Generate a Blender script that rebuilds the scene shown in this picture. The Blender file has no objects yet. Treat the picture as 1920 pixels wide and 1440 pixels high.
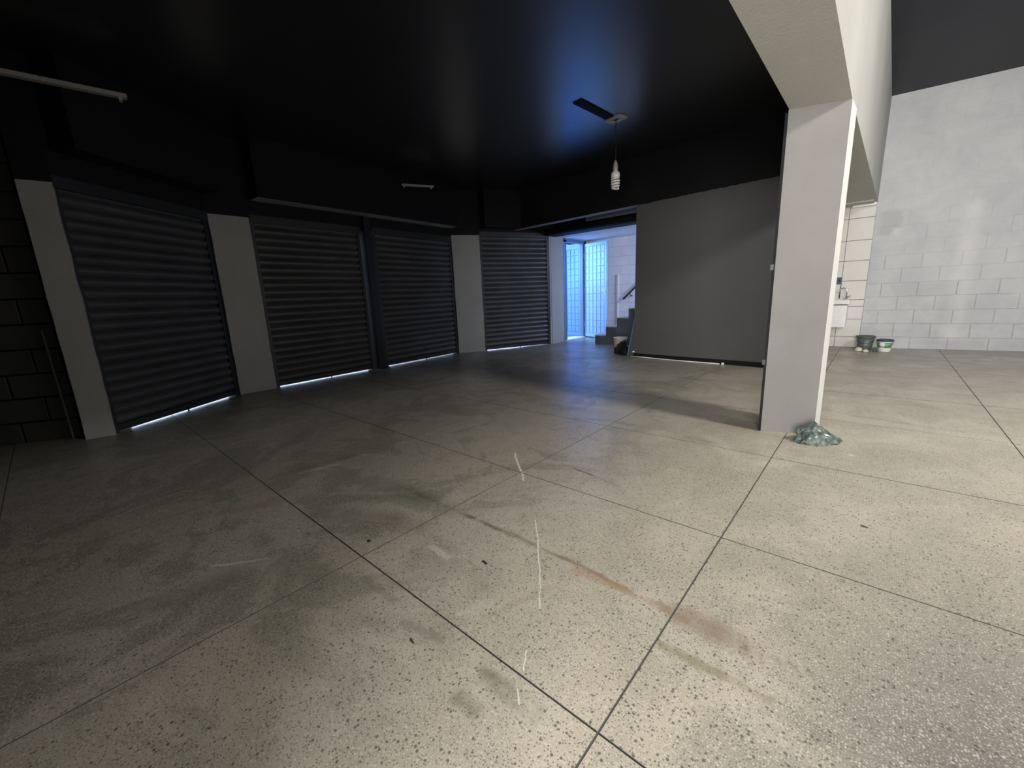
import bpy, bmesh, math, random
from mathutils import Vector, Matrix, noise
random.seed(7)
S = bpy.context.scene
COL = S.collection

# ------------------------------------------------------------------ camera
F_PX, PITCH, YAW, ROLL = 769.05, 0.211396, 0.730622, -0.044239
fwd = Vector((-math.sin(YAW)*math.cos(PITCH), math.cos(YAW)*math.cos(PITCH), -math.sin(PITCH)))
rgt = Vector((math.cos(YAW), math.sin(YAW), 0)); upv = rgt.cross(fwd)
r2 = rgt*math.cos(ROLL) + upv*math.sin(ROLL); u2 = upv*math.cos(ROLL) - rgt*math.sin(ROLL)
cd = bpy.data.cameras.new('camera'); cam = bpy.data.objects.new('camera', cd); COL.objects.link(cam)
cd.sensor_width = 36; cd.lens = F_PX/1920*36; cd.clip_start = 0.02
m3 = Matrix((r2, u2, -fwd)).transposed()
cam.matrix_world = Matrix.Translation((0, 0, 1.0)) @ m3.to_4x4()
S.camera = cam

# ------------------------------------------------------------------ light
S.view_settings.view_transform = 'Standard'; S.view_settings.look = 'None'
S.view_settings.gamma = 1; S.view_settings.use_curve_mapping = False
S.view_settings.exposure = 0.12
W = bpy.data.worlds.new('sky'); S.world = W; W.use_nodes = True
W.node_tree.nodes['Background'].inputs[0].default_value = (0.62, 0.74, 1.0, 1)
W.node_tree.nodes['Background'].inputs[1].default_value = 5.0

def area(name, loc, target, sx, sy, power, col, spread=180):
    l = bpy.data.lights.new(name, 'AREA'); l.shape = 'RECTANGLE'; l.size = sx; l.size_y = sy
    l.energy = power; l.color = col; l.spread = math.radians(spread)
    o = bpy.data.objects.new(name, l); COL.objects.link(o); o.location = loc
    o.rotation_euler = (Vector(target)-Vector(loc)).to_track_quat('-Z', 'Y').to_euler()
    return o
area('skylight', (2.35, 2.75, 3.40), (-0.3, 3.1, 1.4), 0.5, 0.7, 260, (1.0, 0.95, 0.87))
area('entrance_daylight', (0.9, -2.5, 1.35), (0.6, 3.6, 0.1), 2.0, 1.7, 400, (1.0, 0.96, 0.93))
area('street_daylight', (-6.35, 7.2, 1.75), (-4.2, 8.2, 0.5), 1.0, 1.3, 115, (0.11, 0.36, 1.0))
area('stairwell_fill', (-1.75, 7.35, 2.05), (-5.0, 8.0, 0.3), 0.7, 0.5, 42, (0.52, 0.64, 1.0), 100)  # added fill to lift the vestibule walls; no opening is built here
area('hall_fill', (3.25, 5.0, 1.6), (-0.6, 6.0, 1.2), 2.6, 1.6, 70, (0.97, 0.98, 1.0))  # added fill to brighten the hall back wall; no window is built

# ------------------------------------------------------------------ materials
class NT:
    def __init__(s, name):
        s.m = bpy.data.materials.new(name); s.m.use_nodes = True
        s.t = s.m.node_tree; s.b = s.t.nodes['Principled BSDF']
    def n(s, typ, **kw):
        nd = s.t.nodes.new(typ)
        for k, v in kw.items(): setattr(nd, k, v)
        return nd
    def l(s, a, b): s.t.links.new(a, b)
    def val(s, x, sock):
        if isinstance(x, (int, float)): sock.default_value = x
        elif isinstance(x, tuple): sock.default_value = x if len(x) == len(sock.default_value) else (*x, 1)
        else: s.l(x, sock)
    def math(s, op, a, b=0.0, c=None, clamp=False):
        nd = s.n('ShaderNodeMath', operation=op, use_clamp=clamp)
        s.val(a, nd.inputs[0]); s.val(b, nd.inputs[1])
        if c is not None: s.val(c, nd.inputs[2])
        return nd.outputs[0]
    def pos(s): return s.n('ShaderNodeNewGeometry').outputs['Position']
    def noise(s, vec, scale, detail=3, rough=.55, dist=0):
        nd = s.n('ShaderNodeTexNoise'); s.l(vec, nd.inputs['Vector'])
        nd.inputs['Scale'].default_value = scale; nd.inputs['Detail'].default_value = detail
        nd.inputs['Roughness'].default_value = rough; nd.inputs['Distortion'].default_value = dist
        return nd.outputs[0]
    def ramp(s, f, lo, hi, a=0.0, b=1.0):
        nd = s.n('ShaderNodeMapRange'); s.val(f, nd.inputs[0])
        nd.inputs[1].default_value = lo; nd.inputs[2].default_value = hi
        nd.inputs[3].default_value = a; nd.inputs[4].default_value = b
        return nd.outputs[0]
    def mix(s, f, a, b):
        nd = s.n('ShaderNodeMix', data_type='RGBA'); s.val(f, nd.inputs[0])
        s.val(a, nd.inputs[6]); s.val(b, nd.inputs[7]); return nd.outputs[2]
    def bump(s, h, strength, dist=.01):
        nd = s.n('ShaderNodeBump'); s.l(h, nd.inputs['Height'])
        nd.inputs['Strength'].default_value = strength; nd.inputs['Distance'].default_value = dist
        s.l(nd.outputs[0], s.b.inputs['Normal'])
    def set(s, color=None, rough=None, metal=None, spec=None, coat=None):
        if color is not None: s.val(color, s.b.inputs['Base Color'])
        if rough is not None: s.val(rough, s.b.inputs['Roughness'])
        if metal is not None: s.b.inputs['Metallic'].default_value = metal
        if spec is not None: s.b.inputs['Specular IOR Level'].default_value = spec
        if coat is not None: s.b.inputs['Coat Weight'].default_value = coat
        return s.m

def paint(name, col, var=.12, scale=1.6, rough=.6, bump=.25, bscale=60, spec=.3):
    t = NT(name); p = t.pos()
    f = t.ramp(t.noise(p, scale, 5, .6), .3, .75)
    dark = tuple(c*(1-var) for c in col); light = tuple(min(1, c*(1+var*.6)) for c in col)
    c = t.mix(f, dark, light)
    t.bump(t.noise(p, bscale, 4, .6), bump, .004)
    return t.set(c, rough, spec=spec)

def plain(name, col, rough=.5, metal=0, spec=.5):
    t = NT(name); p = t.pos()
    c = t.mix(t.noise(p, 25, 3), tuple(x*.86 for x in col), tuple(min(1, x*1.08) for x in col))
    return t.set(c, rough, metal, spec)

def terrazzo():
    t = NT('terrazzo'); p = t.pos()
    sep = t.n('ShaderNodeSeparateXYZ'); t.l(p, sep.inputs[0]); X, Y = sep.outputs[0], sep.outputs[1]
    big = t.noise(p, .75, 4, .6, .4); mid = t.noise(p, 2.6, 6, .65, .8); fine = t.noise(p, 14, 5, .7)
    base = t.mix(t.ramp(big, .35, .68), (.37, .338, .268), (.50, .462, .385))
    base = t.mix(t.ramp(mid, .35, .7, 0, .75), base, (.255, .24, .19))
    base = t.mix(t.ramp(t.noise(p, 1.7, 3, .5, .2), .56, .72, 0, .35), base, (.35, .285, .24))
    # old greenish dirt towards the shutters, ragged edge, deepened with painted vignette and shade
    film_shade = t.math('MULTIPLY', t.ramp(t.math('ADD', X, t.math('MULTIPLY', mid, 1.3)), -.5, -2.3), .68)
    base = t.mix(film_shade, base, (.105, .105, .078))
    # lens vignette painted into the floor colour of the near right bay
    vignette = t.math('MULTIPLY', t.ramp(t.math('ADD', X, t.math('MULTIPLY', mid, .5)), .0, .5), t.ramp(t.math('ADD', Y, t.math('MULTIPLY', mid, .6)), 2.6, 1.4))
    base = t.mix(t.math('MULTIPLY', vignette, .9), base, (.12, .114, .107))
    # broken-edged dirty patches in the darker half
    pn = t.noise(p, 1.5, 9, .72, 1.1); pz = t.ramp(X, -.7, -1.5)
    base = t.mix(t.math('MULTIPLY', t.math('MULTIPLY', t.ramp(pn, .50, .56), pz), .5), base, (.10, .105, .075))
    base = t.mix(t.math('MULTIPLY', t.math('MULTIPLY', t.math('MULTIPLY', t.ramp(pn, .455, .495), t.ramp(pn, .52, .50)), pz), .35), base, (.34, .30, .26))
    sm = t.noise(p, 260, 2, .6); base = t.mix(t.ramp(sm, .56, .72, 0, .45), base, (.13, .125, .11)); base = t.mix(t.ramp(sm, .46, .32, 0, .5), base, (.62, .58, .50))
    # chips
    def chips(scale, lo, hi, seed):
        mp = t.n('ShaderNodeMapping'); t.l(p, mp.inputs[0]); mp.inputs['Location'].default_value = (seed, seed*2, seed*.3)
        v = t.n('ShaderNodeTexVoronoi'); t.l(mp.outputs[0], v.inputs['Vector']); v.inputs['Scale'].default_value = scale
        inside = t.ramp(v.outputs['Distance'], .30, .42, 1, 0)
        sp = t.n('ShaderNodeSeparateColor'); t.l(v.outputs['Color'], sp.inputs[0])
        pick = t.math('MULTIPLY', t.math('GREATER_THAN', sp.outputs[0], lo), t.math('LESS_THAN', sp.outputs[0], hi))
        return t.math('MULTIPLY', inside, pick), sp.outputs[1]
    a, r = chips(165, .62, 1.01, 3); base = t.mix(t.math('MULTIPLY', a, .6), base, (.52, .50, .43))
    a, r = chips(175, .60, 1.01, 9); base = t.mix(t.math('MULTIPLY', a, .8), base, (.12, .115, .10))
    a, r = chips(100, .86, 1.01, 5); base = t.mix(t.math('MULTIPLY', a, .8), base, (.075, .072, .065))
    a, r = chips(110, .92, 1.01, 15); base = t.mix(t.math('MULTIPLY', a, .45), base, (.58, .55, .48))
    # stains, scratches and drips with a place of their own
    jx = t.math('ADD', X, t.math('MULTIPLY', t.math('SUBTRACT', mid, .5), .05))
    jy = t.math('ADD', Y, t.math('MULTIPLY', t.math('SUBTRACT', fine, .5), .04))
    def seg(a, b, w, col, k, ragged=.5):
        nonlocal base
        ax, ay = a; dx, dy = b[0]-ax, b[1]-ay; L2 = dx*dx+dy*dy
        px = t.math('SUBTRACT', jx, ax); py = t.math('SUBTRACT', jy, ay)
        h = t.math('DIVIDE', t.math('ADD', t.math('MULTIPLY', px, dx), t.math('MULTIPLY', py, dy)), L2, clamp=True)
        qx = t.math('SUBTRACT', px, t.math('MULTIPLY', h, dx)); qy = t.math('SUBTRACT', py, t.math('MULTIPLY', h, dy))
        d = t.math('SQRT', t.math('ADD', t.math('MULTIPLY', qx, qx), t.math('MULTIPLY', qy, qy)))
        f = t.ramp(d, w*.35, w, 1, 0)
        if ragged: f = t.math('MULTIPLY', f, t.ramp(mid, .5-ragged*.35, .5+ragged*.2))
        base = t.mix(t.math('MULTIPLY', f, min(1.0, k*1.45)), base, col)
    for s_ in SEGS: seg(*s_)
    ro = t.ramp(mid, .3, .7, .28, .45)
    t.bump(fine, .08, .002)
    return t.set(base, ro, spec=.42)

def floor_pt(px, py):
    d = r2*((px-960)/F_PX) + u2*((720-py)/F_PX) + fwd
    k = -1.0/d.z
    return (d.x*k, d.y*k)
def ceil_pt(px, py):
    d = r2*((px-960)/F_PX) + u2*((720-py)/F_PX) + fwd
    k = 1.82/d.z
    return (d.x*k, d.y*k)
def sg(p0, p1, w, col, k, rg=.5): return (floor_pt(*p0), floor_pt(*p1), w, col, k, rg)
DK, RUST, WHT, BRN, GRN = (.085,.08,.06), (.29,.19,.105), (.62,.60,.54), (.22,.175,.13), (.13,.135,.10)
SEGS = [
  sg((780,925),(1000,1020),.018,DK,.75,.6), sg((1000,1020),(1250,1140),.013,BRN,.8,.3),
  sg((1080,1068),(1180,1110),.026,RUST,.42,.9), sg((1150,1098),(1290,1165),.016,(.27,.20,.12),.6,.5),
  sg((1270,1150),(1400,1215),.06,BRN,.5,.6), sg((1400,1215),(1515,1262),.018,(.17,.16,.10),.8,.2),
  sg((1240,1210),(1440,1310),.02,(.20,.18,.11),.6,.5),
  sg((905,1262),(1000,1335),.035,(.17,.165,.13),.75,.3), sg((865,1310),(890,1330),.03,(.17,.165,.13),.5,.3),
  sg((680,1085),(740,1125),.020,(.20,.195,.155),.45,.4), sg((760,1170),(830,1200),.022,(.20,.185,.15),.4,.9),
  sg((965,850),(982,900),.008,WHT,.9,0), sg((1003,975),(1012,1060),.004,WHT,.85,0), sg((1012,1060),(1012,1142),.003,WHT,.75,0),
  sg((990,1220),(982,1258),.003,WHT,.7,0), sg((972,1290),(972,1320),.003,WHT,.6,0),
  sg((810,1025),(840,1045),.022,WHT,.35,.4), sg((870,1150),(915,1130),.03,WHT,.22,.6),
  sg((400,1062),(500,1048),.010,(.5,.48,.42),.55,.3), sg((380,1085),(500,1052),.05,(.33,.31,.26),.4,.5),
  sg((560,888),(635,870),.016,WHT,.35,.4), sg((560,880),(660,855),.05,GRN,.5,.5),
  sg((700,900),(850,955),.09,GRN,.5,.7), sg((600,960),(780,985),.10,DK,.32,.8),
  sg((1040,862),(1155,910),.010,DK,.5,.3), sg((1060,1090),(900,1160),.02,BRN,.25,.5),
  sg((1290,820),(1420,850),.06,(.2,.18,.14),.3,.6), sg((1560,775),(1660,790),.03,(.5,.48,.43),.4,.5),
  sg((1585,725),(1655,738),.03,(.5,.48,.43),.35,.5), sg((1600,780),(1740,800),.04,(.2,.19,.16),.35,.6),
  sg((430,960),(520,940),.06,BRN,.35,.6), sg((905,1052),(912,1057),.008,(.03,.03,.03),.95,0),
  sg((770,1198),(774,1204),.007,(.03,.03,.03),.95,0), sg((691,1014),(694,1016),.007,(.03,.03,.03),.95,0),
  sg((1612,985),(1620,987),.010,(.04,.04,.04),.9,0), sg((1590,852),(1600,855),.012,WHT,.6,0),
  sg((1060,758),(1170,770),.07,(.40,.38,.33),.4,.6), sg((300,1130),(420,1090),.09,GRN,.35,.7),
]
M = {}
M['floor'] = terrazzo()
M['joint'] = plain('joint_strip', (.085,.083,.076), .7)
M['screed'] = plain('screed', (.05,.05,.047), .9)
M['white_wall'] = paint('white_block_paint', (.50,.505,.515), .14, 1.3, .62, .5, 45)
M['mortar'] = paint('mortar_paint', (.40,.40,.405), .2, 3, .8, .5, 50)
M['black_ceiling'] = paint('black_ceiling_paint', (.013,.013,.015), .2, 1.2, .28, .06, 30, 1.0)
M['black_ceiling'].node_tree.nodes['Principled BSDF'].inputs['Coat Weight'].default_value = .6
M['black_ceiling'].node_tree.nodes['Principled BSDF'].inputs['Coat Roughness'].default_value = .3
M['hall_ceiling'] = paint('dark_hall_ceiling_paint', (.018,.020,.028), .25, .9, .42, .08, 25, .15)
M['black_paint'] = paint('black_wall_paint', (.006,.006,.0065), .3, 2, .7, .3, 50, .2)
M['grey_wall'] = paint('grey_partition_paint', (.08,.08,.081), .10, .9, .6, .2, 45, .3)
M['pillar'] = paint('grey_pillar_plaster', (.31,.305,.285), .12, 2.0, .7, .6, 40, .25)
M['beam_white'] = paint('rough_white_plaster', (.33,.328,.31), .10, 1.5, .7, .9, 55, .25)
M['column_lit_side'] = paint('lit_column_side_plaster', (.52,.515,.49), .08, 1.5, .7, .7, 55, .25)  # column plaster again, made lighter to paint in the light on its side
M['soffit'] = paint('beige_soffit_plaster', (.44,.435,.385), .08, 1.2, .7, .25, 50, .25)
M['strip'] = paint('unpainted_soffit', (.30,.30,.28), .2, 4, .8, .4, 50, .25)
M['slat'] = paint('black_shutter_steel', (.06,.06,.06), .25, 3, .42, .15, 60, .45)
M['rail'] = paint('shutter_rail_steel', (.016,.016,.017), .25, 3, .5, .2, 60, .4)
M['dark_block'] = paint('dark_block_paint', (.05,.05,.047), .25, 2, .7, .5, 45, .3)
M['tile'] = paint('cream_wall_tile', (.60,.585,.54), .07, 1.8, .4, .05, 30, .45)
M['grout'] = plain('tile_grout', (.09,.09,.085), .9)
M['vest_wall'] = paint('vestibule_block_paint', (.68,.68,.70), .10, 2, .6, .4, 45)
M['vest_joint'] = paint('vestibule_joint_paint', (.42,.42,.45), .1, 2, .7, .4, 45)
M['door'] = paint('pale_blue_door_enamel', (.24,.40,.58), .06, 2, .32, .03, 30, .5)
M['door_dimmed'] = paint('dimmed_door_enamel', (.08,.21,.48), .06, 2, .35, .03, 30, .4)  # same door enamel, darkened to offset the strong light on the outer leaf
M['door_dark'] = paint('door_frame_enamel', (.10,.15,.22), .1, 2, .4, .05, 30, .5)
M['stair'] = paint('shaded_stair_concrete', (.12,.14,.17), .3, 4, .8, .4, 40, .3)  # stair sides coloured dark to paint in their shade
M['tread'] = paint('top_lit_stair_tread', (.68,.68,.70), .12, 5, .6, .3, 40, .3)  # treads coloured pale to paint in light from above; threshold shares it
M['black_metal'] = plain('black_metal', (.012,.012,.012), .45, .3)
M['chrome'] = plain('chrome', (.55,.55,.54), .18, 1)
M['ceramic'] = plain('white_basin', (.74,.73,.70), .18)
M['cabinet'] = plain('white_cabinet', (.70,.70,.68), .35)
M['plastic_dark'] = plain('grey_green_plastic', (.085,.10,.095), .4)
M['plastic_white'] = plain('white_plastic', (.74,.73,.71), .4)
M['bulb_glass'] = plain('phosphor_tube', (.72,.70,.60), .3)
M['socket'] = plain('aged_socket', (.34,.33,.29), .5)
M['blue_lid'] = plain('navy_rim', (.03,.045,.11), .4)
M['green'] = plain('green_print', (.13,.36,.16), .45)
M['paper'] = plain('crumpled_paper', (.66,.62,.50), .8)
M['board'] = paint('blue_grey_board', (.20,.27,.31), .25, 6, .45, .2, 40, .4)
M['pave'] = paint('street_pavement', (.45,.44,.43), .1, 3, .9, .2, 30)
M['render_out'] = paint('street_render', (.40,.45,.52), .1, 2, .8, .2, 30)
M['batten'] = plain('aged_batten', (.36,.33,.30), .5)
t = NT('green_bag_film'); p = t.pos()
M['bag'] = t.set(t.mix(t.ramp(t.noise(p, 22, 4, .6), .35, .65), (.04,.058,.05), (.13,.165,.15)), .3, spec=.5)
t = NT('stained_tub'); p = t.pos(); sp = t.n('ShaderNodeSeparateXYZ'); t.l(p, sp.inputs[0])
f = t.ramp(t.math('ADD', t.math('SUBTRACT', sp.outputs[2], t.math('MULTIPLY', t.math('ADD', sp.outputs[0], 3.2), .55)), t.math('MULTIPLY', t.noise(p, 9, 3), .14)), .17, .20)
M['tub'] = t.set(t.mix(f, (.025,.02,.022), (.62,.56,.52)), .5)

# ------------------------------------------------------------------ helpers
def tag(o, label=None, cat=None, group=None, kind=None):
    if label: o['label'] = label
    if cat: o['category'] = cat
    if group: o['group'] = group
    if kind: o['kind'] = kind
    return o
def mesh(name, verts, faces, mats, parent=None, fm=None, smooth=False, loc=None):
    me = bpy.data.meshes.new(name); me.from_pydata([tuple(v) for v in verts], [], faces)
    for m in (mats if isinstance(mats, (list, tuple)) else [mats]): me.materials.append(m)
    if fm:
        for i, k in enumerate(fm): me.polygons[i].material_index = k
    bm = bmesh.new(); bm.from_mesh(me); bmesh.ops.recalc_face_normals(bm, faces=bm.faces); bm.to_mesh(me); bm.free()
    if smooth:
        for p_ in me.polygons: p_.use_smooth = True
    o = bpy.data.objects.new(name, me); COL.objects.link(o)
    if parent: o.parent = parent
    if loc: o.location = loc
    return o
def empty(name, loc=(0,0,0), rz=0):
    o = bpy.data.objects.new(name, None); COL.objects.link(o); o.location = loc; o.rotation_euler = (0,0,rz); o.empty_display_size = .1
    return o
def prism_data(pts, z0, z1):
    n = len(pts); a = sum(pts[i][0]*pts[(i+1)%n][1]-pts[(i+1)%n][0]*pts[i][1] for i in range(n))
    if a < 0: pts = pts[::-1]
    v = [(x, y, z0) for x, y in pts] + [(x, y, z1) for x, y in pts]
    f = [tuple(range(n))[::-1], tuple(range(n, 2*n))] + [(i, (i+1)%n, n+(i+1)%n, n+i) for i in range(n)]
    return v, f
def prism(name, pts, z0, z1, m, parent=None, fm=None):
    v, f = prism_data(list(pts), z0, z1); return mesh(name, v, f, m, parent, fm)
def box_data(x0, x1, y0, y1, z0, z1): return prism_data([(x0,y0),(x1,y0),(x1,y1),(x0,y1)], z0, z1)
def box(name, x0, x1, y0, y1, z0, z1, m, parent=None, bev=0, loc=None):
    v, f = box_data(x0, x1, y0, y1, z0, z1); o = mesh(name, v, f, m, parent, loc=loc)
    if bev:
        bm = bmesh.new(); bm.from_mesh(o.data); bmesh.ops.bevel(bm, geom=bm.edges[:], offset=bev, segments=2, affect='EDGES'); bm.to_mesh(o.data); bm.free()
    return o
class MB:
    def __init__(s): s.v, s.f, s.k = [], [], []
    def add(s, vf, k=0):
        n = len(s.v); s.v += list(vf[0]); s.f += [tuple(i+n for i in q) for q in vf[1]]; s.k += [k]*len(vf[1]); return s
    def build(s, name, m, parent=None, smooth=False): return mesh(name, s.v, s.f, m, parent, s.k, smooth)
def tube_data(pts, r, seg=8, cap=True):
    pts = [Vector(p_) for p_ in pts]; v = []; f = []; n = len(pts); ref = Vector((0,0,1))
    for i, p_ in enumerate(pts):
        d = (pts[min(i+1, n-1)]-pts[max(i-1, 0)]).normalized()
        a = d.cross(ref)
        if a.length < .05: a = d.cross(Vector((1,0,0)))
        a.normalize(); b = d.cross(a)
        rr = r[i] if isinstance(r, (list, tuple)) else r
        v += [tuple(p_ + a*(rr*math.cos(2*math.pi*j/seg)) + b*(rr*math.sin(2*math.pi*j/seg))) for j in range(seg)]
    for i in range(n-1):
        for j in range(seg): f.append((i*seg+j, i*seg+(j+1)%seg, (i+1)*seg+(j+1)%seg, (i+1)*seg+j))
    if cap: f += [tuple(range(seg))[::-1], tuple(range((n-1)*seg, n*seg))]
    return v, f
def lathe_data(prof, seg=24, c=(0,0,0)):
    v = []; f = []; n = len(prof)
    for r, z in prof: v += [(c[0]+r*math.cos(2*math.pi*j/seg), c[1]+r*math.sin(2*math.pi*j/seg), c[2]+z) for j in range(seg)]
    for i in range(n-1):
        for j in range(seg): f.append((i*seg+j, i*seg+(j+1)%seg, (i+1)*seg+(j+1)%seg, (i+1)*seg+j))
    f.append(tuple(range(seg))[::-1]); f.append(tuple(range((n-1)*seg, n*seg)))
    return v, f
def copy(o, parent=None, loc=None, sc=None):
    c = o.copy(); COL.objects.link(c)
    if parent: c.parent = parent
    if loc is not None: c.location = loc
    if sc is not None: c.scale = sc
    return c

# ------------------------------------------------------------------ floor: screed with terrazzo slabs
XJ = [-.385 + 1.075*k for k in range(-5, 5)]          # joints running away to the right
YJ = [-2.33, -1.33, -.33, .675, 1.665, 2.70, 3.72, 4.74, 5.76, 6.78, 7.80, 8.82]
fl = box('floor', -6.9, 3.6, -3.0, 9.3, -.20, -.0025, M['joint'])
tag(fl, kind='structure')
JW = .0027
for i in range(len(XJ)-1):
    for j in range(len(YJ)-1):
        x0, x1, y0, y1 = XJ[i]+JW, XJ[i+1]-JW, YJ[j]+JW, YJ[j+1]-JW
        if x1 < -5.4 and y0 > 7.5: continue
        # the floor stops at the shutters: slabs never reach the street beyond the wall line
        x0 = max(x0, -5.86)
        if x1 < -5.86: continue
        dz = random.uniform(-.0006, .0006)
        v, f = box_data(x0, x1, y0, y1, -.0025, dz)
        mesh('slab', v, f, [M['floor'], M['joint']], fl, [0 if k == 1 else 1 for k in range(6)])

# ------------------------------------------------------------------ path of the shutter wall (front faces), in order of y
P = dict(a0=(-5.93,-1.60), a1=(-4.93,.05), b0=(-4.76,.06), b1=(-4.72,.24), c0=(-5.54,1.39), c1=(-5.55,1.79),
         g0=(-5.64,3.21), g1=(-5.675,3.43), d0=(-5.80,5.04), d1=(-5.53,5.46), e0=(-4.965,6.80), e1=(-4.99,7.31), h0=(-5.07,7.49), h1=(-5.10,8.20), k1=(-5.10,8.38))
def strip_prism(a, b, depth, z0, z1, out=0.0, ext=0.0):
    """vertical slab along a-b; depth is measured to the street side, out moves its face into the room"""
    a = Vector(a); b = Vector(b); d = (b-a).normalized(); n = Vector((d.y, -d.x))   # towards the room
    a = a-d*ext; b = b+d*ext
    q = [a+n*out, b+n*out, b-n*depth, a-n*depth]
    return prism_data([(p_.x, p_.y) for p_ in q], z0, z1)

# header above the shutters, black
wl = MB()
for a, b, z in (('b0','b1',1.975),('b1','c0',1.99),('c0','c1',2.01),('c1','g0',2.01),('g0','g1',2.01),('g1','d0',2.03),('d0','d1',2.09),('d1','e0',2.12),('e0','e1',2.16),('e1','h0',2.10),('h0','h1',2.07),('h1','k1',0.0)):
    wl.add(strip_prism(P[a], P[b], .04 if a == 'h1' else .30, z, 2.95, 0, .0))
w = wl.build('wall_shutter_side', M['black_paint']); tag(w, kind='structure')
# downstand beam in front of the header; its underside was left unpainted over the double shutter
def inset(p_, q_, off):
    a = Vector(P[p_]); b = Vector(P[q_]); d = (b-a).normalized(); return Vector((d.y, -d.x))*off
for nm, a, b, lab in (('shutter_beam','b1','c0','black painted downstand beam over the leftmost shutter'),
                      ('shutter_beam','c1','d0','black downstand beam with pale underside over the double shutter'),
                      ('shutter_beam','d1','e0','black painted downstand beam over the narrow shutter beside the doorway')):
    v, f = strip_prism(P[a], P[b], 0, 2.20, 2.84, .22, -.04)
    n_ = 2 if True else 0
    o = mesh(nm, v, f, [M['black_paint'], M['strip']], None, [1 if (k == 0 and a == 'c1') else 0 for k in range(len(f))])
    o['kind'] = 'structure'

# block wall beyond the first pillar
def block_wall(name, a, b, H, mats, bl=.39, bh=.195, z0=0.0, depth=.14, proud=lambda row, u: .006, off0=0.0, joint=.008, gapless=None):
    """courses of single blocks; a is the left end seen from the room, b the right end"""
    a = Vector((*a, 0)); b = Vector((*b, 0)); d = (b-a); L = d.length; d.normalize(); ang = math.atan2(d.y, d.x)
    root = box(name, 0, L, .0, depth, 0, H, mats[1]); root.location = a; root.rotation_euler = (0, 0, ang)
    tag(root, kind='structure')
    cache = {}
    row = 0; z = z0
    while z < H-.02:
        x = off0 - (bl/2 if row % 2 else 0) - bl
        while x < L-.01:
            xa, xb = max(x+joint/2, 0.002), min(x+bl-joint/2, L-.002)
            za, zb = max(z+joint/2, .002), min(z+bh-joint/2, H-.002)
            if xb-xa > .02 and zb-za > .02:
                w_, h_ = round(xb-xa, 4), round(zb-za, 4); pr = proud(row, x/L)
                key = (w_, h_)
                if key not in cache:
                    # bevelled front face, unit depth
                    e = .004
                    v = [(0,0,0),(w_,0,0),(w_,0,h_),(0,0,h_),(e,-1,e),(w_-e,-1,e),(w_-e,-1,h_-e),(e,-1,h_-e),(0,-.55,0),(w_,-.55,0),(w_,-.55,h_),(0,-.55,h_)]
                    f = [(4,5,6,7),(8,9,5,4),(9,10,6,5),(10,11,7,6),(11,8,4,7),(0,1,9,8),(1,2,10,9),(2,3,11,10),(3,0,8,11),(0,3,2,1)]
                    cache[key] = mesh('block', v, f, mats[0], root); o = cache[key]
                else: o = copy(cache[key], root)
                o.location = (xa+random.uniform(-.0015,.0015), .0, za); o.scale = (1, pr, 1)
            x += bl
        z += bh; row += 1
    return root
u = (Vector(P['a1'])-Vector(P['a0'])).normalized()
block_wall('wall_left', (P['a0'][0], P['a0'][1]), P['a1'], 2.85, (M['dark_block'], M['black_paint']), bh=.195, z0=-.03, proud=lambda r, q: .007, joint=.014)
mesh('trim_1', *prism_data([P['a1'], P['b0'], (-4.95,.36), (-5.1,.2)], 0, 2.85), M['black_paint'])['kind'] = 'structure'

# ------------------------------------------------------------------ plaster pillars of the shutter wall
def pillar(name, a, b, z1, depth, label, mat, group=None, jit=.006, cat='pillar'):
    a = Vector(a); b = Vector(b); d = (b-a); L = d.length; d.normalize(); n = Vector((d.y, -d.x))
    N = 26; rows = []
    for k in range(N+1):
        z = z1*k/N
        ja, jb = (noise.noise(Vector((z*5, L*9, 1)))*jit, noise.noise(Vector((z*5, L*9, 7)))*jit)
        pa = a+d*ja; pb = b+d*jb
        rows.append([(pa.x, pa.y, z), (pb.x, pb.y, z), *(((b-n*depth).x, (b-n*depth).y, z), ((a-n*depth).x, (a-n*depth).y, z))])
    v = [p_ for r in rows for p_ in r]; f = [(0,1,2,3), tuple(4*N+i for i in (3,2,1,0))]
    for k in range(N):
        for i in range(4): f.append((4*k+i, 4*k+(i+1)%4, 4*k+4+(i+1)%4, 4*k+4+i))
    o = mesh(name, v, f, mat)
    return tag(o, label, cat, group)
G = 'grey plaster pillars between the shutters'
pillar('wall_pillar', P['b0'], P['b1'], 1.975, .28, 'narrow grey plaster pillar left of the leftmost shutter, beside the dark block wall', M['pillar'], G)
pillar('wall_pillar', P['c0'], P['c1'], 2.01, .28, 'wide grey plaster pillar between the leftmost shutter and the double shutter', M['pillar'], G)
pillar('wall_pillar', P['d0'], P['d1'], 2.09, .28, 'grey plaster pillar between the double shutter and the narrow shutter near the doorway', M['pillar'], G)
pillar('wall_pillar', P['e0'], P['e1'], 2.16, .28, 'blue-lit plaster pillar at the left edge of the bright doorway', M['pillar'], G, .004)

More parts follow.
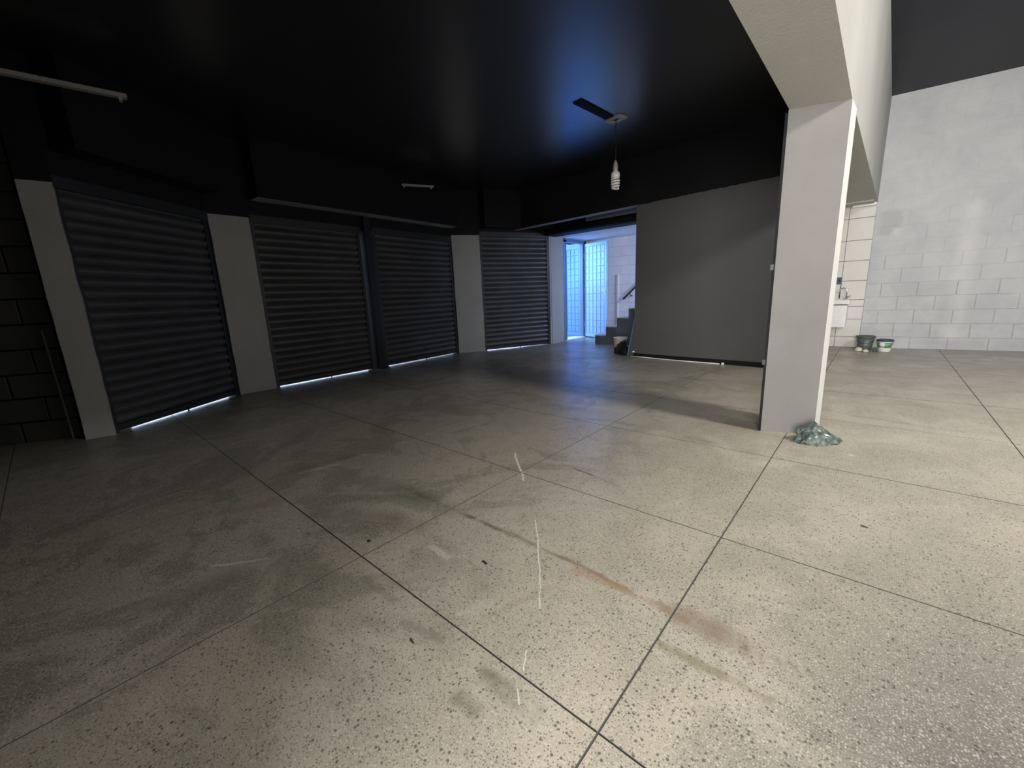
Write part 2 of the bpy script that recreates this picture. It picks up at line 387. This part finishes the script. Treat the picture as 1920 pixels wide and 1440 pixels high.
# ------------------------------------------------------------------ roller shutters
PITCH_S = .088
def shutter(a, b, top, label, wide):
    a = Vector(a); b = Vector(b); d = b-a; L = d.length; d.normalize()
    root = empty('roller_shutter', (a.x, a.y, 0), math.atan2(d.y, d.x))
    tag(root, label, 'shutter', 'black steel roller shutters')
    # local frame: x along the wall, -y into the room
    prof = [(.010,-.001)] + [(.004-.036*math.sin(math.pi*k/9)**.8, .088*k/9) for k in range(0,10)] + [(.010,.089)]
    base = .012; n = len(prof); x0, x1 = .035, L-.035
    v = [(x0, y+.055, z) for y, z in prof] + [(x1, y+.055, z) for y, z in prof]
    f = [tuple(range(n)), tuple(range(n, 2*n))[::-1]] + [(i, n+i, n+(i+1)%n, (i+1)%n) for i in range(n)]
    s0 = mesh('slat', v, f, M['slat'], root); z = base+.055; s0.location = (0,0,z)
    z += PITCH_S
    while z < top-.03:
        copy(s0, root, (0, random.uniform(-.0012, .0012), z)); z += PITCH_S
    box('bottom_bar', x0, x1, .035, .065, base, base+.055, M['rail'], root)
    for xa in (0.004, L-.044):
        e0, e1 = (.0, .042) if xa < .1 else (-.004, .09 if wide else .042)
        box('guide_rail', xa+e0, xa+e1, .018, .12, 0, top, M['rail'], root)
    box('top_plate', x0-.03, x1+.03, -.004, .10, top-.045, top+.045, M['rail'], root)
    bb = MB(); bb.add(box_data(L*.52-.006, L*.52+.006, .026, .035, base-.012, base+.03)).add(box_data(L*.52-.02, L*.52+.02, .028, .035, base+.02, base+.03))
    bb.build('lock_bolt', M['black_metal'], root)
    return root
shutter(P['b1'], P['c0'], 1.985, 'black steel roller shutter between the two leftmost pillars', True)
shutter(P['c1'], P['g0'], 2.00, 'black steel roller shutter left of the dark middle post', False)
shutter(P['g1'], P['d0'], 2.02, 'black steel roller shutter right of the dark middle post', True)
shutter(P['d1'], P['e0'], 2.11, 'narrow black roller shutter next to the bright blue doorway', True)
v, f = strip_prism(P['g0'], P['g1'], .12, 0, 2.20, .05, 0)
o = empty('shutter_post', (0,0,0)); tag(o, 'dark steel post between the two halves of the double shutter', 'post')
po = MB(); po.add(strip_prism(P['g0'], P['g1'], .12, 0, 2.005, .035, -.03)); po.build('post_body', M['rail'], o)
pb = MB(); pb.add(strip_prism((-5.655,3.24), (-5.67,3.34), -.036, .0, 2.18, .075, 0)); pb.build('cover_channel', M['black_metal'], o)
bp = MB(); bp.add(strip_prism((-5.645,3.25), (-5.675,3.39), 0, 0, .02, .11, 0)); bp.build('foot_plate', M['rail'], o)

# ------------------------------------------------------------------ ceilings
tag(prism('ceiling', [(-6.4,-3),(-.40,-3),(-.40,8.6),(-6.4,8.6)], 2.82, 3.0, M['black_ceiling']), kind='structure')
tag(prism('ceiling_hall', [(-.45,-3),(3.5,-3),(3.5,9.3),(-.45,9.3)], 3.42, 3.6, M['hall_ceiling']), kind='structure')

# ------------------------------------------------------------------ main beam and column
x0n, x1n = -.532, -.245
bv = []; ys = [-2.9, 1.0, 3.3, 6.0, 8.165]
def beam_sec(y):
    t_ = max(0, (y-3.3)/4.865)
    return (x0n+.0*t_, x1n+.065*t_, 2.018+.062*t_)
for y in ys:
    a, b, z = beam_sec(y); bv += [(a, y, z), (b, y, z), (b, y, 3.43), (a, y, 3.43)]
bf = [(0,1,2,3)] ; fm = [0]
for k in range(len(ys)-1):
    for i in range(4):
        bf.append((4*k+i, 4*k+(i+1)%4, 4*k+4+(i+1)%4, 4*k+4+i)); fm.append({0:1, 1:0, 2:0, 3:2}[i])
e = 4*(len(ys)-1); bf.append((e+3, e+2, e+1, e)); fm.append(0)
o = mesh('concrete_beam', bv, bf, [M['beam_white'], M['soffit'], M['black_paint']], None, fm)
tag(o, 'long white plastered beam dividing dark room from bright hall, resting on the column', 'beam')

# column: skewed front face, black strip down its left corner
tcol = NT('column_plaster'); p = tcol.pos()
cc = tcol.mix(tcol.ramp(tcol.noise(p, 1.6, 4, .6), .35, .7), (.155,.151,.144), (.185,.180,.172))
sp = tcol.n('ShaderNodeSeparateXYZ'); tcol.l(p, sp.inputs[0])
low = tcol.math('MULTIPLY', tcol.ramp(sp.outputs[2], .5, .0, 0, .5), tcol.ramp(tcol.noise(p, 9, 5, .65), .45, .7))
cc = tcol.mix(low, cc, (.17,.16,.15)); tcol.bump(tcol.noise(p, 60, 4, .6), .3, .003)
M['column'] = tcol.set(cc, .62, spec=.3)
CP = [(-.535,3.185),(-.243,3.290),(-.232,3.505),(-.52,3.42)]
cr = empty('column', (-.38, 3.34, 0)); tag(cr, 'tall grey plastered column under the beam with crumpled bag at its foot', 'column')
L_ = lambda pts: [(x+.38, y-3.34) for x, y in pts]
v, f = prism_data(L_(CP), 0, 2.018)
mi = []
for q in f:
    c_ = Vector((0,0,0))
    for i in q: c_ += Vector(v[i])
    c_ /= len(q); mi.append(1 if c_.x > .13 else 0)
mesh('shaft', v, f, [M['column'], M['column_lit_side']], cr, mi)
v, f = prism_data(L_([(-.549,3.178),(-.534,3.183),(-.521,3.42),(-.536,3.42)]), 0, 2.0); mesh('corner_strip', v, f, M['black_paint'], cr)
for z in (1.09, .47):
    v, f = prism_data(L_([(-.558,3.172),(-.540,3.176),(-.540,3.20),(-.560,3.20)]), z, z+.035); mesh('strip_clip', v, f, M['black_metal'], cr)

# ------------------------------------------------------------------ partition and the black wall above it
PA, PB = (-2.755, 5.905), (-.53, 5.74)
pd = [PA, PB, (PB[0], PB[1]+.15), (PA[0], PA[1]+.15)]
tag(prism('wall_partition', pd, 0, 2.19, M['grey_wall']), kind='structure')
# ragged brush edge between grey and black
ed = [(PA[0]+(PB[0]-PA[0])*i/60, PA[1]+(PB[1]-PA[1])*i/60) for i in range(61)]
v = []; f = []
for i, (x, y) in enumerate(ed):
    zz = 2.19-.012*abs(noise.noise(Vector((i*.7, 2, 5))))*2
    v += [(x, y-.003, zz), (x, y-.003, 2.25)]
    if i: f.append((2*i-2, 2*i, 2*i+1, 2*i-1))
    v_ = None
for i in range(60): pass
n0 = len(v); v += [(a, b+.003, c) for a, b, c in v]; f += [tuple(q+n0 for q in r) for r in f]
o = mesh('trim_2', v, f, M['black_paint']); o['kind'] = 'structure'
up = prism_data([(-5.30, 5.92+.16), (PA[0], PA[1]), PB, (PB[0], PB[1]+.15), (PA[0], PA[1]+.17), (-5.30, 6.22)], 2.19, 2.84)
o = mesh('wall_upper', *up, [M['black_paint'], M['strip']], None, [1]+[0]*7); tag(o, kind='structure')
# baseboard
v, f = prism_data([(PA[0]-.0, PA[1]-.012), (PB[0], PB[1]-.012), PB, PA], 0, .062)
mesh('baseboard_partition', v, f, M['black_paint'])['kind'] = 'structure'
# white pvc conduit lying along the baseboard
d = (Vector(PB)-Vector(PA)).normalized()
def al(s_, off, z): return (PA[0]+d.x*s_+d.y*off, PA[1]+d.y*s_-d.x*off, z)
o = MB().add(tube_data([al(-.03,.045,.016), al(.2,.035,.014), al(.6,.035,.008), al(1.26,.03,.008)], [.011,.008,.006,.006], 8)).build('conduit_pipe', M['plastic_white'], None, True)
tag(o, 'thin white plastic pipe lying on the floor along the black baseboard', 'pipe')
ex = MB().add(box_data(-.014,.014,-.012,.012,0,.028)).build('pipe_fitting', M['plastic_white']); ex.location = al(1.30,.035,0); tag(ex, 'small white cube fitting on the floor at the end of the pipe', 'fitting')
ex = MB().add(tube_data([(0,0,0),(0,-.012,.004),(-.012,-.03,.002)], [.013,.012,.008], 8)).build('pipe_elbow', M['plastic_white'], None, True); ex.location = al(.01,.016,.085); tag(ex, 'small white pipe elbow poking out above the baseboard at the partition corner', 'elbow')
# walls that close the space behind the partition
tag(box('wall_stair_side', -1.32, -1.20, 5.90, 8.36, 0, 2.84, M['vest_wall']), kind='structure')

# ------------------------------------------------------------------ vestibule
VB = 8.38
block_wall('wall_back', (-5.22, VB), (-1.2, VB), 2.84, (M['vest_wall'], M['vest_joint']), proud=lambda r, q: .0015, joint=.006, z0=-.03)
tag(box('ceiling_vestibule', -5.28, -1.25, 7.0, VB, 2.115, 2.24, M['vest_wall']), kind='structure')
# black roller box over the doorway passage
rb = empty('lintel_box', (-3.2, 6.85, 0)); tag(rb, 'long black roller box spanning above the bright passage', 'roller box')
MB().add(box_data(-1.77, 1.9, -.14, .16, 2.10, 2.235)).build('box_body', M['black_paint'], rb)
MB().add(tube_data([(-1.77,-.14,2.165),(1.9,-.14,2.165)], .062, 14)).build('shutter_roll', M['black_paint'], rb, True)
# door frame at the street opening
fr = empty('door_1', (-5.10, 7.85, 0)); tag(fr, kind='structure')
MB().add(box_data(-.03,.06,-.40,-.345,0,2.09)).build('door_jamb', M['door_dark'], fr)
MB().add(box_data(-.03,.05,.32,.36,0,2.09)).build('door_jamb', M['door_dark'], fr)
MB().add(box_data(-.03,.06,-.40,.36,2.05,2.12)).build('door_head', M['door_dark'], fr)
MB().add(box_data(-.20,.08,-.40,.36,-.002,.015)).build('threshold', M['tread'], fr)
MB().add(box_data(.06,.10,-.545,-.50,0,2.12)).build('frame_post', M['door_dark'], fr)
def leaf(loc, rz, W_, label, handle, rows, cols, DM=None):
    DM = DM or M['door']
    r = empty('door_leaf', loc, rz); tag(r, label, 'door', 'pair of blue metal door leaves')
    MB().add(box_data(0, W_, .0, .035, .02, 2.045)).build('sheet', DM, r)
    fb = MB()
    for q in ((0,.05,.02,2.045),(W_-.05,W_,.02,2.045),(.05,W_-.05,.02,.10),(.05,W_-.05,1.98,2.045)): fb.add(box_data(q[0],q[1],-.012,0,q[2],q[3]))
    fb.build('frame', DM, r)
    cw = (W_-.10)/cols; rh = 1.88/rows; p0 = None
    for i in range(cols):
        for j in range(rows):
            x, z = .05+i*cw, .10+j*rh
            if p0 is None:
                e_ = .006; g = .005; ww, hh = cw-.014, rh-g
                v = [(0,0,0),(ww,0,0),(ww,0,hh),(0,0,hh),(e_,-.009,e_),(ww-e_,-.009,e_),(ww-e_,-.009,hh-e_),(e_,-.009,hh-e_)]
                f = [(4,5,6,7),(0,1,5,4),(1,2,6,5),(2,3,7,6),(3,0,4,7),(3,2,1,0)]
                p0 = mesh('panel', v, f, DM, r); p0.location = (x+.007,0,z+g/2)
            else: copy(p0, r, (x+.007,0,z+g/2))
    if handle:
        hm = MB().add(box_data(W_-.045,W_-.02,-.022,-.012,.94,1.06)).add(tube_data([(W_-.032,-.02,1.02),(W_-.032,-.06,1.02),(W_-.11,-.062,1.02)], .009, 8))
        hm.build('handle', M['ceramic'], r)
    hg = MB()
    for z in (.3,1.05,1.8): hg.add(tube_data([(.0,-.012,z-.05),(.0,-.012,z+.05)], .010, 8))
    hg.build('hinges', DM, r)
    return r
leaf((-5.045, 8.225, 0), math.atan2(8.06-8.225, -4.40+5.045), .665, 'pale blue gridded metal door leaf opened inward against the back wall', True, 13, 5)
leaf((-6.05, 8.50, 0), math.atan2(-.20, .86), .88, 'bright blue door leaf folded outward, seen through the street opening', False, 13, 6, M['door_dimmed'])
# street outside
tag(box('ceiling_light_shield', -7.6, -5.45, 6.5, 9.6, 2.35, 2.45, M['render_out']), kind='structure')  # canopy added to shade the outer door leaf from the sky
tag(box('wall_street_far', -7.6, -5.16, 9.0, 9.1, -.05, 2.35, M['render_out']), kind='structure')
tag(box('ground_street', -12, -5.42, -5, 14, -.08, -.012, M['pave']), kind='structure')

# stairs
st = empty('staircase', (-4.19, 7.22, 0)); tag(st, 'dark concrete staircase rising right behind the partition', 'staircase')
for i in range(8):
    x0, x1 = .235*i, .235*8+.3
    v, f = box_data(x0, x0+.235 if i < 7 else x1, 0, VB-7.22-.012, 0, .172*(i+1)-.014); mesh('step', v, f, M['stair'], st)
    v, f = box_data(x0-.012, x0+.235 if i < 7 else x1, -.012, VB-7.22-.012, .172*(i+1)-.014, .172*(i+1)); mesh('tread', v, f, M['tread'], st)
hr = empty('handrail', (-4.13, VB-.09, .83)); tag(hr, 'short black sloping handrail fixed to the wall above the stairs', 'handrail')
MB().add(tube_data([(0,0,.0),(.02,0,.02),(.9,0,.80)], .019, 10)).build('rail', M['black_metal'], hr, True)
MB().add(tube_data([(.14,0,.12),(.16,.02,.07),(.16,.085,.065)], .010, 8)).build('bracket', M['black_metal'], hr, True)
MB().add(tube_data([(.74,0,.65),(.76,.02,.60),(.76,.085,.595)], .010, 8)).build('bracket', M['black_metal'], hr, True)
o = MB().add(box_data(-4.315,-4.285,VB-.028,VB-.006,.30,1.36)).build('wall_conduit', M['vest_wall']); tag(o, 'painted-over vertical conduit on the back wall beside the handrail', 'conduit')

# tub and board by the stairs
tb = empty('paint_tub', (-3.13, 6.20, 0)); tag(tb, 'dirty white tub with black splashes on the floor below the stairs', 'tub')
MB().add(lathe_data([(.095,0),(.10,.004),(.112,.25),(.118,.252),(.118,.262),(.108,.262),(.096,.02),(.0,.02)], 28)).build('tub_body', M['tub'], tb, True)
MB().add(tube_data([(.116*math.cos(a_), .116*math.sin(a_)-.0, .235-.10*math.sin(a_ if a_ > 0 else 0)) for a_ in [math.pi*k/14 for k in range(15)]], .003, 6)).build('bail_handle', M['black_metal'], tb)
o = mesh('dark_rag', *lathe_data([(.06,0),(.085,.02),(.08,.07),(.045,.13),(.01,.15)], 16), M['black_paint'], None, None, False)
for vv in o.data.vertices: vv.co += Vector((noise.noise(vv.co*20), noise.noise(vv.co*20+Vector((9,0,0))), noise.noise(vv.co*20+Vector((0,9,0)))*.5))*.02
o.location = (-2.985, 6.06, 0); tag(o, 'black crumpled rag heap between the tub and the leaning board', 'rag')
for vv in o.data.vertices: vv.co.z = max(vv.co.z, 0)
bd = MB(); A_ = Vector((-2.90, 5.985, 0.0)); B_ = Vector((-2.775, 6.03, .74)); ax = (B_-A_).normalized(); wd = Vector((.05,.99,0)).normalized()*.20; th = ax.cross(wd).normalized()*.008
vs = [A_, A_+wd, B_+wd, B_]; vs = [p_+th for p_ in vs]+[p_-th for p_ in vs]
bd.add(([tuple(p_) for p_ in vs], [(0,1,2,3),(7,6,5,4),(0,4,5,1),(1,5,6,2),(2,6,7,3),(3,7,4,0)]))
o = bd.build('leaning_board', M['board']); tag(o, 'narrow blue-grey board leaning against the end of the partition', 'board')

# ------------------------------------------------------------------ bright hall
C0 = (-.185, 8.165)
th_ = math.radians(7.5)
C1 = (C0[0]+3.75*math.cos(th_), C0[1]+3.75*math.sin(th_))
def proud(row, q): return (.008 if row < 5 else .006 if row < 7 else .0035 if row < 10 else .002)*random.uniform(.75, 1.2)
t = NT('hall_block_paint'); p = t.pos(); sp = t.n('ShaderNodeSeparateXYZ'); t.l(p, sp.inputs[0]); X, Z = sp.outputs[0], sp.outputs[2]
nz = t.noise(p, 2.4, 6, .65, .5); nf = t.noise(p, 9, 5, .6)
c = t.mix(t.ramp(nz, .35, .7), (.42,.427,.44), (.505,.512,.52))
c = t.mix(t.math('MULTIPLY', t.ramp(nf, .48, .66), t.ramp(Z, .9, .1, 0, .45)), c, (.36,.365,.375))
def rect(x0, x1, z0, z1, col, k, s_=.03):
    global c
    jx = t.math('ADD', X, t.math('MULTIPLY', t.math('SUBTRACT', nf, .5), .12)); jz = t.math('ADD', Z, t.math('MULTIPLY', t.math('SUBTRACT', nf, .5), .10))
    f_ = t.math('MULTIPLY', t.math('MULTIPLY', t.ramp(jx, x0-s_, x0+s_), t.ramp(jx, x1+s_, x1-s_)), t.math('MULTIPLY', t.ramp(jz, z0-s_, z0+s_), t.ramp(jz, z1+s_, z1-s_)))
    c = t.mix(t.math('MULTIPLY', f_, k), c, col)
rect(-.12, .10, 1.62, 1.94, (.38,.385,.39), .7); rect(.02, .12, 1.60, 1.70, (.6,.6,.6), .6)
rect(.70, .86, .15, 1.95, (.60,.60,.60), .45, .05); rect(.14, .62, .75, .93, (.38,.385,.39), .45); rect(.62, .80, .35, .95, (.38,.385,.39), .35)
rect(.55, 1.6, -.1, .14, (.35,.35,.36), .3)
t.bump(t.noise(p, 45, 4, .6), .5, .004); M['hall_block'] = t.set(c, .62, spec=.3)
hw = block_wall('wall_right_back', C0, C1, 3.43, (M['hall_block'], M['hall_block']), z0=-.03, proud=proud, joint=.007, off0=.17)
# sink wall with its large tiles
SY = 8.175
sw = box('wall_sink', -1.22, -.175, SY, SY+.12, 0, 3.43, M['grout']); tag(sw, kind='structure')
zj = [0, .16, .43, .62, .72, 1.0, 1.29, 1.58, 1.89, 2.12]
for k in range(len(zj)-1):
    for x0, x1 in ((-1.21,-.481),(-.475,-.185)):
        if x0 < -1 and k in (2, 3): pass
        v, f = box_data(0, x1-x0, -.007, 0, 0, zj[k+1]-zj[k]-.007); o = mesh('tile', v, f, M['tile'], sw); o.location = (x0, SY, zj[k]+.0035)
# dropped cross beam over the sink wall, with pale ledge
cb = box('trim_4', -1.2, -.215, 7.80, SY, 2.058, 2.12, M['soffit']); tag(cb, kind='structure')
cb = box('trim_5', -.45, -.19, 8.06, 8.172, 2.035, 2.075, M['plastic_white']); tag(cb, kind='structure')
o = MB().add(tube_data([(-.565,7.92,2.06),(-.565,7.92,2.02)], [.025,.035], 12)).build('ceiling_socket', M['black_metal']); tag(o, 'small black lamp socket under the beam above the sink', 'socket')

sk = empty('wall_sink_unit', (-.62, SY-.007, 0)); tag(sk, 'white wall-hung washbasin cabinet on the tiled wall behind the column', 'sink')
# hung cabinet
box('cabinet_body', -.30, .262, -.36, 0, .335, .655, M['cabinet'], sk, .004)
box('cabinet_door', -.30, .25, -.378, -.362, .335, .625, M['cabinet'], sk, .003)
bs = MB(); v, f = box_data(-.32, .285, -.40, 0, .668, .735); bs.add((v, f))
o = bs.build('basin', M['ceramic'], sk)
bm = bmesh.new(); bm.from_mesh(o.data); top = max(bm.faces, key=lambda q: q.calc_center_median().z)
bmesh.ops.inset_individual(bm, faces=[top], thickness=.05); bmesh.ops.translate(bm, verts=top.verts[:], vec=(0,0,-.045))
bmesh.ops.bevel(bm, geom=[e_ for e_ in bm.edges if e_.calc_length() > .01], offset=.006, segments=2, affect='EDGES'); bm.to_mesh(o.data); bm.free()
fc = empty('faucet', (-.395, SY-.05, .735)); tag(fc, 'chrome gooseneck faucet standing on the white basin', 'faucet')
arc = [(0,0,0),(0,0,.12)]+[(-.045+.045*math.cos(a_), -.0, .12+.045*math.sin(a_)) for a_ in [math.pi*k/8 for k in range(1,9)]]+[(-.092,0,.095)]
MB().add(tube_data(arc, .007, 10)).build('spout', M['chrome'], fc, True)
MB().add(lathe_data([(.016,0),(.016,.018),(.010,.025)], 16)).build('collar', M['chrome'], fc, True)
MB().add(tube_data([(0,0,.03),(.03,-.01,.034),(.05,-.012,.04)], [.008,.008,.013], 10)).build('tap_handle', M['chrome'], fc, True)
ob = empty('outlet_box', (-.505, SY-.007, .955)); tag(ob, 'small dark electrical outlet on the tiles above the faucet', 'outlet')
box('cover', -.03,.03,-.012,0,0,.105, M['blue_lid'], ob, .003)
box('socket_face', -.014,.014,-.016,-.012,.03,.075, M['black_metal'], ob)
o = MB().add(tube_data([(-.478,SY-.012,.95),(-.482,SY-.012,.86),(-.486,SY-.014,.775),(-.478,SY-.03,.745)], [.004,.004,.006,.005], 6)).build('outlet_cable', M['black_metal']); tag(o, 'thin dark cable hanging from the outlet to the basin', 'cable')

# buckets
def bucket(loc, r0, r1, h, label, body, rim, lab=None):
    b = empty('bucket', loc); tag(b, label, 'bucket')
    MB().add(lathe_data([(r0,0),(r0+.002,.003),(r1,h),(r1-.006,h),(r0-.006,.012),(.0,.012)], 32)).build('bucket_body', body, b, True)
    MB().add(lathe_data([(r1,h-.022),(r1+.008,h-.020),(r1+.008,h+.003),(r1-.007,h+.003),(r1-.007,h-.01)], 32)).build('rim', rim, b, True)
    if lab: MB().add(lathe_data([(r0+(r1-r0)*.32+.0015,h*.32),(r0+(r1-r0)*.80+.0015,h*.80)], 32)).build('printed_label', lab, b, True)
    MB().add(tube_data([((r1+.008)*math.cos(a_), -(r1+.008)*math.sin(a_)*.86, h-.014-.085*math.sin(a_)) for a_ in [math.pi*k/16 for k in range(17)]], .0025, 6)).build('bail_handle', M['black_metal'], b)
    return b
bucket((-.105, 7.90, 0), .076, .104, .205, 'dark grey-green plastic bucket on the floor at the hall corner', M['plastic_dark'], M['plastic_dark'])
t = NT('green_white_label'); p = t.pos(); sp = t.n('ShaderNodeSeparateXYZ'); t.l(p, sp.inputs[0])
f_ = t.math('MULTIPLY', t.ramp(sp.outputs[0], .055, .062), t.ramp(sp.outputs[0], .112, .105))
f_ = t.math('MULTIPLY', f_, t.ramp(sp.outputs[2], .135, .125)); M['label'] = t.set(t.mix(f_, (.14,.34,.16), (.66,.70,.66)), .4)
bucket((.11, 7.84, 0), .068, .085, .165, 'white paint bucket with green label and navy rim, right of the dark bucket', M['plastic_white'], M['blue_lid'], M['label'])
def lump(name, loc, r, sq, mat, label, cat, seed, group=None):
    bm = bmesh.new(); bmesh.ops.create_icosphere(bm, subdivisions=3, radius=r)
    for v_ in bm.verts:
        d_ = v_.co.normalized(); k = 1+.35*noise.noise(d_*2.2+Vector((seed,0,0)))+.15*noise.noise(d_*6+Vector((seed,3,0)))
        v_.co = Vector((v_.co.x*k, v_.co.y*k, max(v_.co.z*k*sq, -r*sq*.75)))
    me = bpy.data.meshes.new(name); bm.to_mesh(me); bm.free(); me.materials.append(mat)
    zmin = min(v_.co.z for v_ in me.vertices)
    o = bpy.data.objects.new(name, me); COL.objects.link(o); o.location = (loc[0], loc[1], -zmin)
    return tag(o, label, cat, group)
lump('paper_wad', (-.165, 7.72, 0), .042, .75, M['paper'], 'larger cream paper wad in front of the dark bucket', 'paper', 2)
lump('paper_wad', (-.085, 7.66, 0), .030, .75, M['paper'], 'smaller cream paper wad, right of the larger wad', 'paper', 8)
lump('dark_lump', (.02, 7.76, 0), .033, .9, M['plastic_dark'], 'small dark lump on the floor between the two buckets', 'debris', 4)

# crumpled green bag
bm = bmesh.new(); bmesh.ops.create_icosphere(bm, subdivisions=4, radius=1)
for v_ in bm.verts:
    d_ = v_.co.normalized()
    h = max(0.0, d_.z)
    rid = 1-abs(noise.noise(d_*1.9+Vector((4,1,2))))*1.6; rid2 = 1-abs(noise.noise(d_*3.0+Vector((1,7,2))))*2.0
    rid3 = 1-abs(noise.noise(d_*6+Vector((6,1,5))))*2.0
    k = .76+.20*rid+.12*rid2+.025*rid3
    x, y, z = d_.x*k*.115, d_.y*k*.085, max(d_.z, -.05)*k*.125
    taper = 1+.45*max(0, d_.x)**2*(1-h); x *= taper; z *= (1-.35*max(0, d_.x))
    v_.co = Vector((x-.012*h, y, max(z, 0)))
me = bpy.data.meshes.new('plastic_bag'); bm.to_mesh(me); bm.free(); me.materials.append(M['bag'])
bag = bpy.data.objects.new('plastic_bag', me); COL.objects.link(bag); bag.location = (-.225, 3.135, 0.001); bag.rotation_euler = (0,0,math.radians(38))
tag(bag, 'crumpled dark green plastic bag on the floor at the foot of the column', 'bag')
kn = []
for s_, (dx, dy) in enumerate(((.125,.01),(.13,-.02))):
    v, f = tube_data([(.085,dy*.5,.018),(.11,dy,.022),(dx+.01,dy,.012),(dx+.03,dy+.004,.008)], [.014,.010,.012,.006], 7)
    kn.append(mesh('bag_handle', v, f, M['bag'], bag))

# ------------------------------------------------------------------ ceiling things in the dark room
CZ = 2.82
BX, BY = -2.35, 4.49
jb = empty('ceiling_box', (BX, BY, CZ), math.radians(75)); tag(jb, 'pale square junction plate on the black ceiling above the bulb', 'junction box')
fb = MB()
for q in ((-.065,.065,-.10,-.045),(-.065,.065,.045,.10),(-.065,-.035,-.045,.045),(.035,.065,-.045,.045)): fb.add(box_data(q[0],q[1],q[2],q[3],-.018,0))
fb.build('plate', M['batten'], jb); MB().add(box_data(-.04,.04,-.05,.05,-.006,-.001)).build('opening', M['black_metal'], jb)
A1 = Vector(ceil_pt(1085,190)); A2 = Vector(ceil_pt(1148,222)); CVR = math.degrees(math.atan2((A2-A1).y, (A2-A1).x)); CVL = (A2-A1).length
cp = MB().add(box_data(-CVL,-.04,-.05,.05,-.012,0)).build('ceiling_strip', M['black_paint']); cp.location = (BX-.03, BY-.05, CZ); cp.rotation_euler = (0,0,math.radians(CVR)); tag(cp, 'flat black strip on the ceiling beside the junction plate', 'cable cover')  # flat dark strip leading to the junction plate
bl = empty('spiral_bulb', (BX, BY, 2.10)); tag(bl, 'unlit white spiral bulb hanging on a thin cord from the black ceiling', 'bulb')
sp_ = []
for k in range(0, 4*16+1):
    a_ = 2*math.pi*k/16; fr_ = k/64; rr = .040*(1-.25*(1-fr_)**3)
    sp_.append((rr*math.cos(a_), rr*math.sin(a_), .014+.108*fr_))
MB().add(tube_data(sp_, .0115, 8)).build('spiral_tube', M['bulb_glass'], bl, True)
MB().add(lathe_data([(.010,.118),(.040,.125),(.048,.135),(.048,.172),(.034,.192),(.022,.200),(.022,.212)], 24)).build('ballast', M['bulb_glass'], bl, True)
MB().add(lathe_data([(.024,.208),(.026,.214),(.026,.25),(.018,.285),(.010,.305)], 20)).build('lamp_socket', M['socket'], bl, True)
MB().add(tube_data([(0,0,.30),(.004,0,.45),(.001,0,.60),(0,0,CZ-2.10-.008)], .0035, 6)).build('cord', M['black_metal'], bl)
def batten(a, b, z, w_, label, rods, extra=False):
    a = Vector(a); b = Vector(b); d_ = b-a; L = d_.length
    r = empty('batten_light', (a.x, a.y, z), math.atan2(d_.y, d_.x)); tag(r, label, 'light fixture', 'bare battens under the black ceiling')
    box('batten_body', 0, L, -w_/2, w_/2, 0, .03, M['batten'], r, .003)
    for x in (.02, L-.05): box('lamp_holder', x, x+.02, -w_*.35, w_*.35, -.022, 0, M['batten'], r)
    for x in (.08, L-.08): MB().add(tube_data([(x,0,.03),(x,0,CZ-z)], .003, 6)).build('hanger', M['black_metal'], r)
    if extra: MB().add(tube_data([(L*.6,0,0),(L*.62,0,-.08),(L*.6,.01,-.2)], .0025, 6)).build('loose_wire', M['black_metal'], r)
batten((-4.60,.02), (-4.50,.75), 2.60, .055, 'pale bare light batten hanging at the upper left, nearest the camera', 2)
batten((-5.30,3.75), (-5.10,4.16), 2.60, .022, 'small bare batten hanging above the double shutter', 2, True)
o = MB().add(tube_data([(-4.80,-.02,.02),(-4.80,-.03,.9)], .008, 8)).build('thin_pipe', M['dark_block']); o.location = (-.035, .015, 0); tag(o, 'thin pale pipe standing against the left side of the leftmost pillar', 'pipe')

# ------------------------------------------------------------------ shell outside the frame
tag(box('wall_front', -6.4, 3.5, -3.0, -2.85, 0, 3.5, M['black_paint']), kind='structure')
tag(box('wall_light_cutter', -.50, -.36, -2.9, -.45, 0, 3.45, M['pillar']), kind='structure')  # added out of view to cut entrance light on the left floor
tag(box('wall_right', 3.4, 3.5, -2.85, 9.3, 0, 3.5, M['white_wall']), kind='structure')
tag(box('wall_outer_left', -6.3, -6.15, -3.0, -1.4, 0, 2.9, M['black_paint']), kind='structure')
